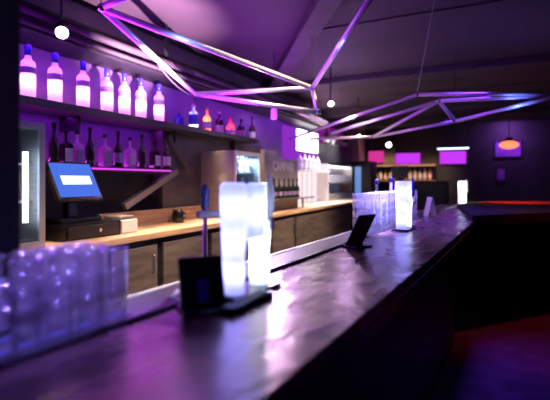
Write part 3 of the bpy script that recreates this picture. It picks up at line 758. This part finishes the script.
# violet wash down the bottle wall, from strips on the duct
light('AREA', 'wall_wash', (-2.6, 3.6, 2.39), 22, PUR, .08, (-2.8, 3.6, 1.9), sy=6)
light('AREA', 'shelf_wash', (-2.75, 2.6, ZU - .055), 4, PUR, .04, (-2.8, 2.6, 1.4), sy=3.2)
# warm lamps under the shelves on the worktop
light('AREA', 'worktop_lamp', (-2.45, 2.6, ZL - .04), 7, WARM, .1, (-2.28, 2.6, 1.0), sy=2.6, spread=60)
light('AREA', 'worktop_lamp', (-2.5, 4.6, ZU - .07), 9, WARM, .12, (-2.28, 4.6, .9), sy=2.6, spread=60)
light('AREA', 'aisle_fill', (-1.3, 4.2, 2.75), 42, (1, .66, .42), .2, (-2.2, 4.2, .6), sy=4.5, spread=50)  # warm fill added to brighten the steel doors, no lamp hangs there
# bright white end of the back bar
light('AREA', 'shelf_lamp', (-2.3, (w0 + w1) / 2 + .3, 2.6), 48, WHITE, .3, (-2.6, (w0 + w1) / 2, 1.1), sy=1.8, spread=90)
light('AREA', 'ceiling_pink_fill', (-2.5, (w0 + w1) / 2 - .3, 2.45), 9, (1, .45, .9), .2, (-2.4, (w0 + w1) / 2 - .3, CEIL), sy=1.6)  # pink fill added for the ceiling above the lit panel
light('SPOT', 'bottle_fill', (-1.7, 4.3, 2.55), 20, (1, .75, .9), .04, (-2.66, 5.0, ZU + .08), .5, 40)  # fill added to brighten the mixed bottles, no fixture
light('AREA', 'ledge_fill', fb(U0 - .3, 2.4, 2.7), 5, (1, .88, .85), .05, fb(U0 - .29, 2.4, 1), sy=3.5, spread=14, axis=(math.sin(DEL), math.cos(DEL), 0))  # fill added to lighten the bartender ledge, no fixture
light('AREA', 'shelf_fill', (WX + .03, 2.8, ZL + .03), 4, (.8, .05, .9), .03, (WX + .2, 2.8, ZL + .25), sy=3)  # magenta light added behind the lower-shelf bottles to make them glow
light('POINT', 'tube_fill', (B + Cn) / 2 + Vector((.14, -.16, .0)), 4, (.9, .45, 1), .04)  # unseen point light added in mid-air to whiten the near tubes
light('POINT', 'tube_fill', (G + L1) / 2 + Vector((.14, -.2, .0)), 9, (.75, .5, 1), .04)  # another unseen point light, added for the far tubes
# violet light on the ceiling
up_ = on_z(165, 22, CEIL)
light('SPOT', 'uplight_fill', depth(185, 150, 2.8), 1300, (1, .52, .85), .012, on_z(146, 18, CEIL), 1, 58)  # unseen emitter in mid-air, added for the bright ceiling patch
light('AREA', 'room_violet', (-2.2, 3.0, 2.0), 62, (.36, .012, .85), .3, (-1.5, 3.0, CEIL), sy=4.5)
light('POINT', 'tube_fill', A + (Cn - A) * .3 + Vector((.08, -.1, -.06)), 3, (.2, .3, 1), .04)  # blue point lights added close to the tubes for their highlights
light('POINT', 'tube_fill', Cn + (E - Cn) * .5 + Vector((.04, -.1, -.06)), 2, (.1, .1, 1), .04)
light('POINT', 'tube_fill', I + (K - I) * .5 + Vector((.0, -.11, -.05)), 4, (.1, .15, 1), .04)
light('AREA', 'poster_fill', (fp(508, 150).x, FARY - .45, 2.8), 16, (.5, .15, 1), .2, fp(508, 158))  # violet light added to show the posters, no lamp there
light('AREA', 'far_shelf_fill', (fp(402, 165).x, FARY - .6, 2.6), 14, (1, .6, .35), .15, (fp(402, 172).x, FARY - .1, 1.6), sy=2.4, axis=(1, 0, 0), spread=50)  # light added to bring out the distant bottles, no fixture
# violet fill added over the front of the bar, without a fixture
light('AREA', 'bar_violet_fill', (.8, 1.2, 2.7), 2.2, (.25, .03, 1), .3, (-.6, 1.6, 1.1), sy=1.2)
light('AREA', 'cup_fill', fb(uL - SP, (va_ + vb_) / 2, 2.35), 3.2, (.26, .16, 1), .12, fb(uL - SP, (va_ + vb_) / 2, 1.1), sy=.5, spread=20)  # blue light added above the near cups, no fixture
light('AREA', 'cup_fill', fb(uL - SP / 2, vc_ + SP * 10, 2.35), 42, (.36, .3, 1), .1, fb(uL - SP / 2, vc_ + SP * 10, 1.1), sy=1.5, spread=16)  # same kind of added light over the far cups

light('AREA', 'bar_violet_fill', fb(-.5, 4.3, 2.5), 16, (.16, .03, 1), .4, fb(-.6, 4.3, 1.1), sy=2.4, spread=60, axis=(math.sin(DEL), math.cos(DEL), 0))  # added to tint the far bar top violet
sp_ = depth(274, 114, 4.6)
light('SPOT', 'bar_spot', (sp_.x, sp_.y, sp_.z - .075), 85, (.85, .62, 1), .05, on_z(290, 252, BT), .9, 26)

w = bpy.data.worlds.new('World'); S.world = w; w.use_nodes = True
w.node_tree.nodes['Background'].inputs[0].default_value = (.004, .002, .012, 1); w.node_tree.nodes['Background'].inputs[1].default_value = .3

# ------------------------------------------------------------------ camera
cd = bpy.data.cameras.new('camera'); co = bpy.data.objects.new('camera', cd); C.objects.link(co)
cd.sensor_width = 36; cd.lens = 36 * F / 550; cd.shift_y = -(200 - HY) / 550
co.location = (0, 0, CAMZ); co.rotation_euler = (PI / 2, 0, PSI)
cd.clip_start = .02
cd.dof.use_dof = True; cd.dof.focus_distance = 2.6; cd.dof.aperture_fstop = 1.25
S.camera = co
S.view_settings.view_transform = 'Standard'; S.view_settings.look = 'None'; S.view_settings.gamma = 1; S.view_settings.exposure = 0
S.cycles.transparent_max_bounces = 32; S.cycles.max_bounces = 10; S.cycles.sample_clamp_indirect = 6
S.cycles.use_denoising = True
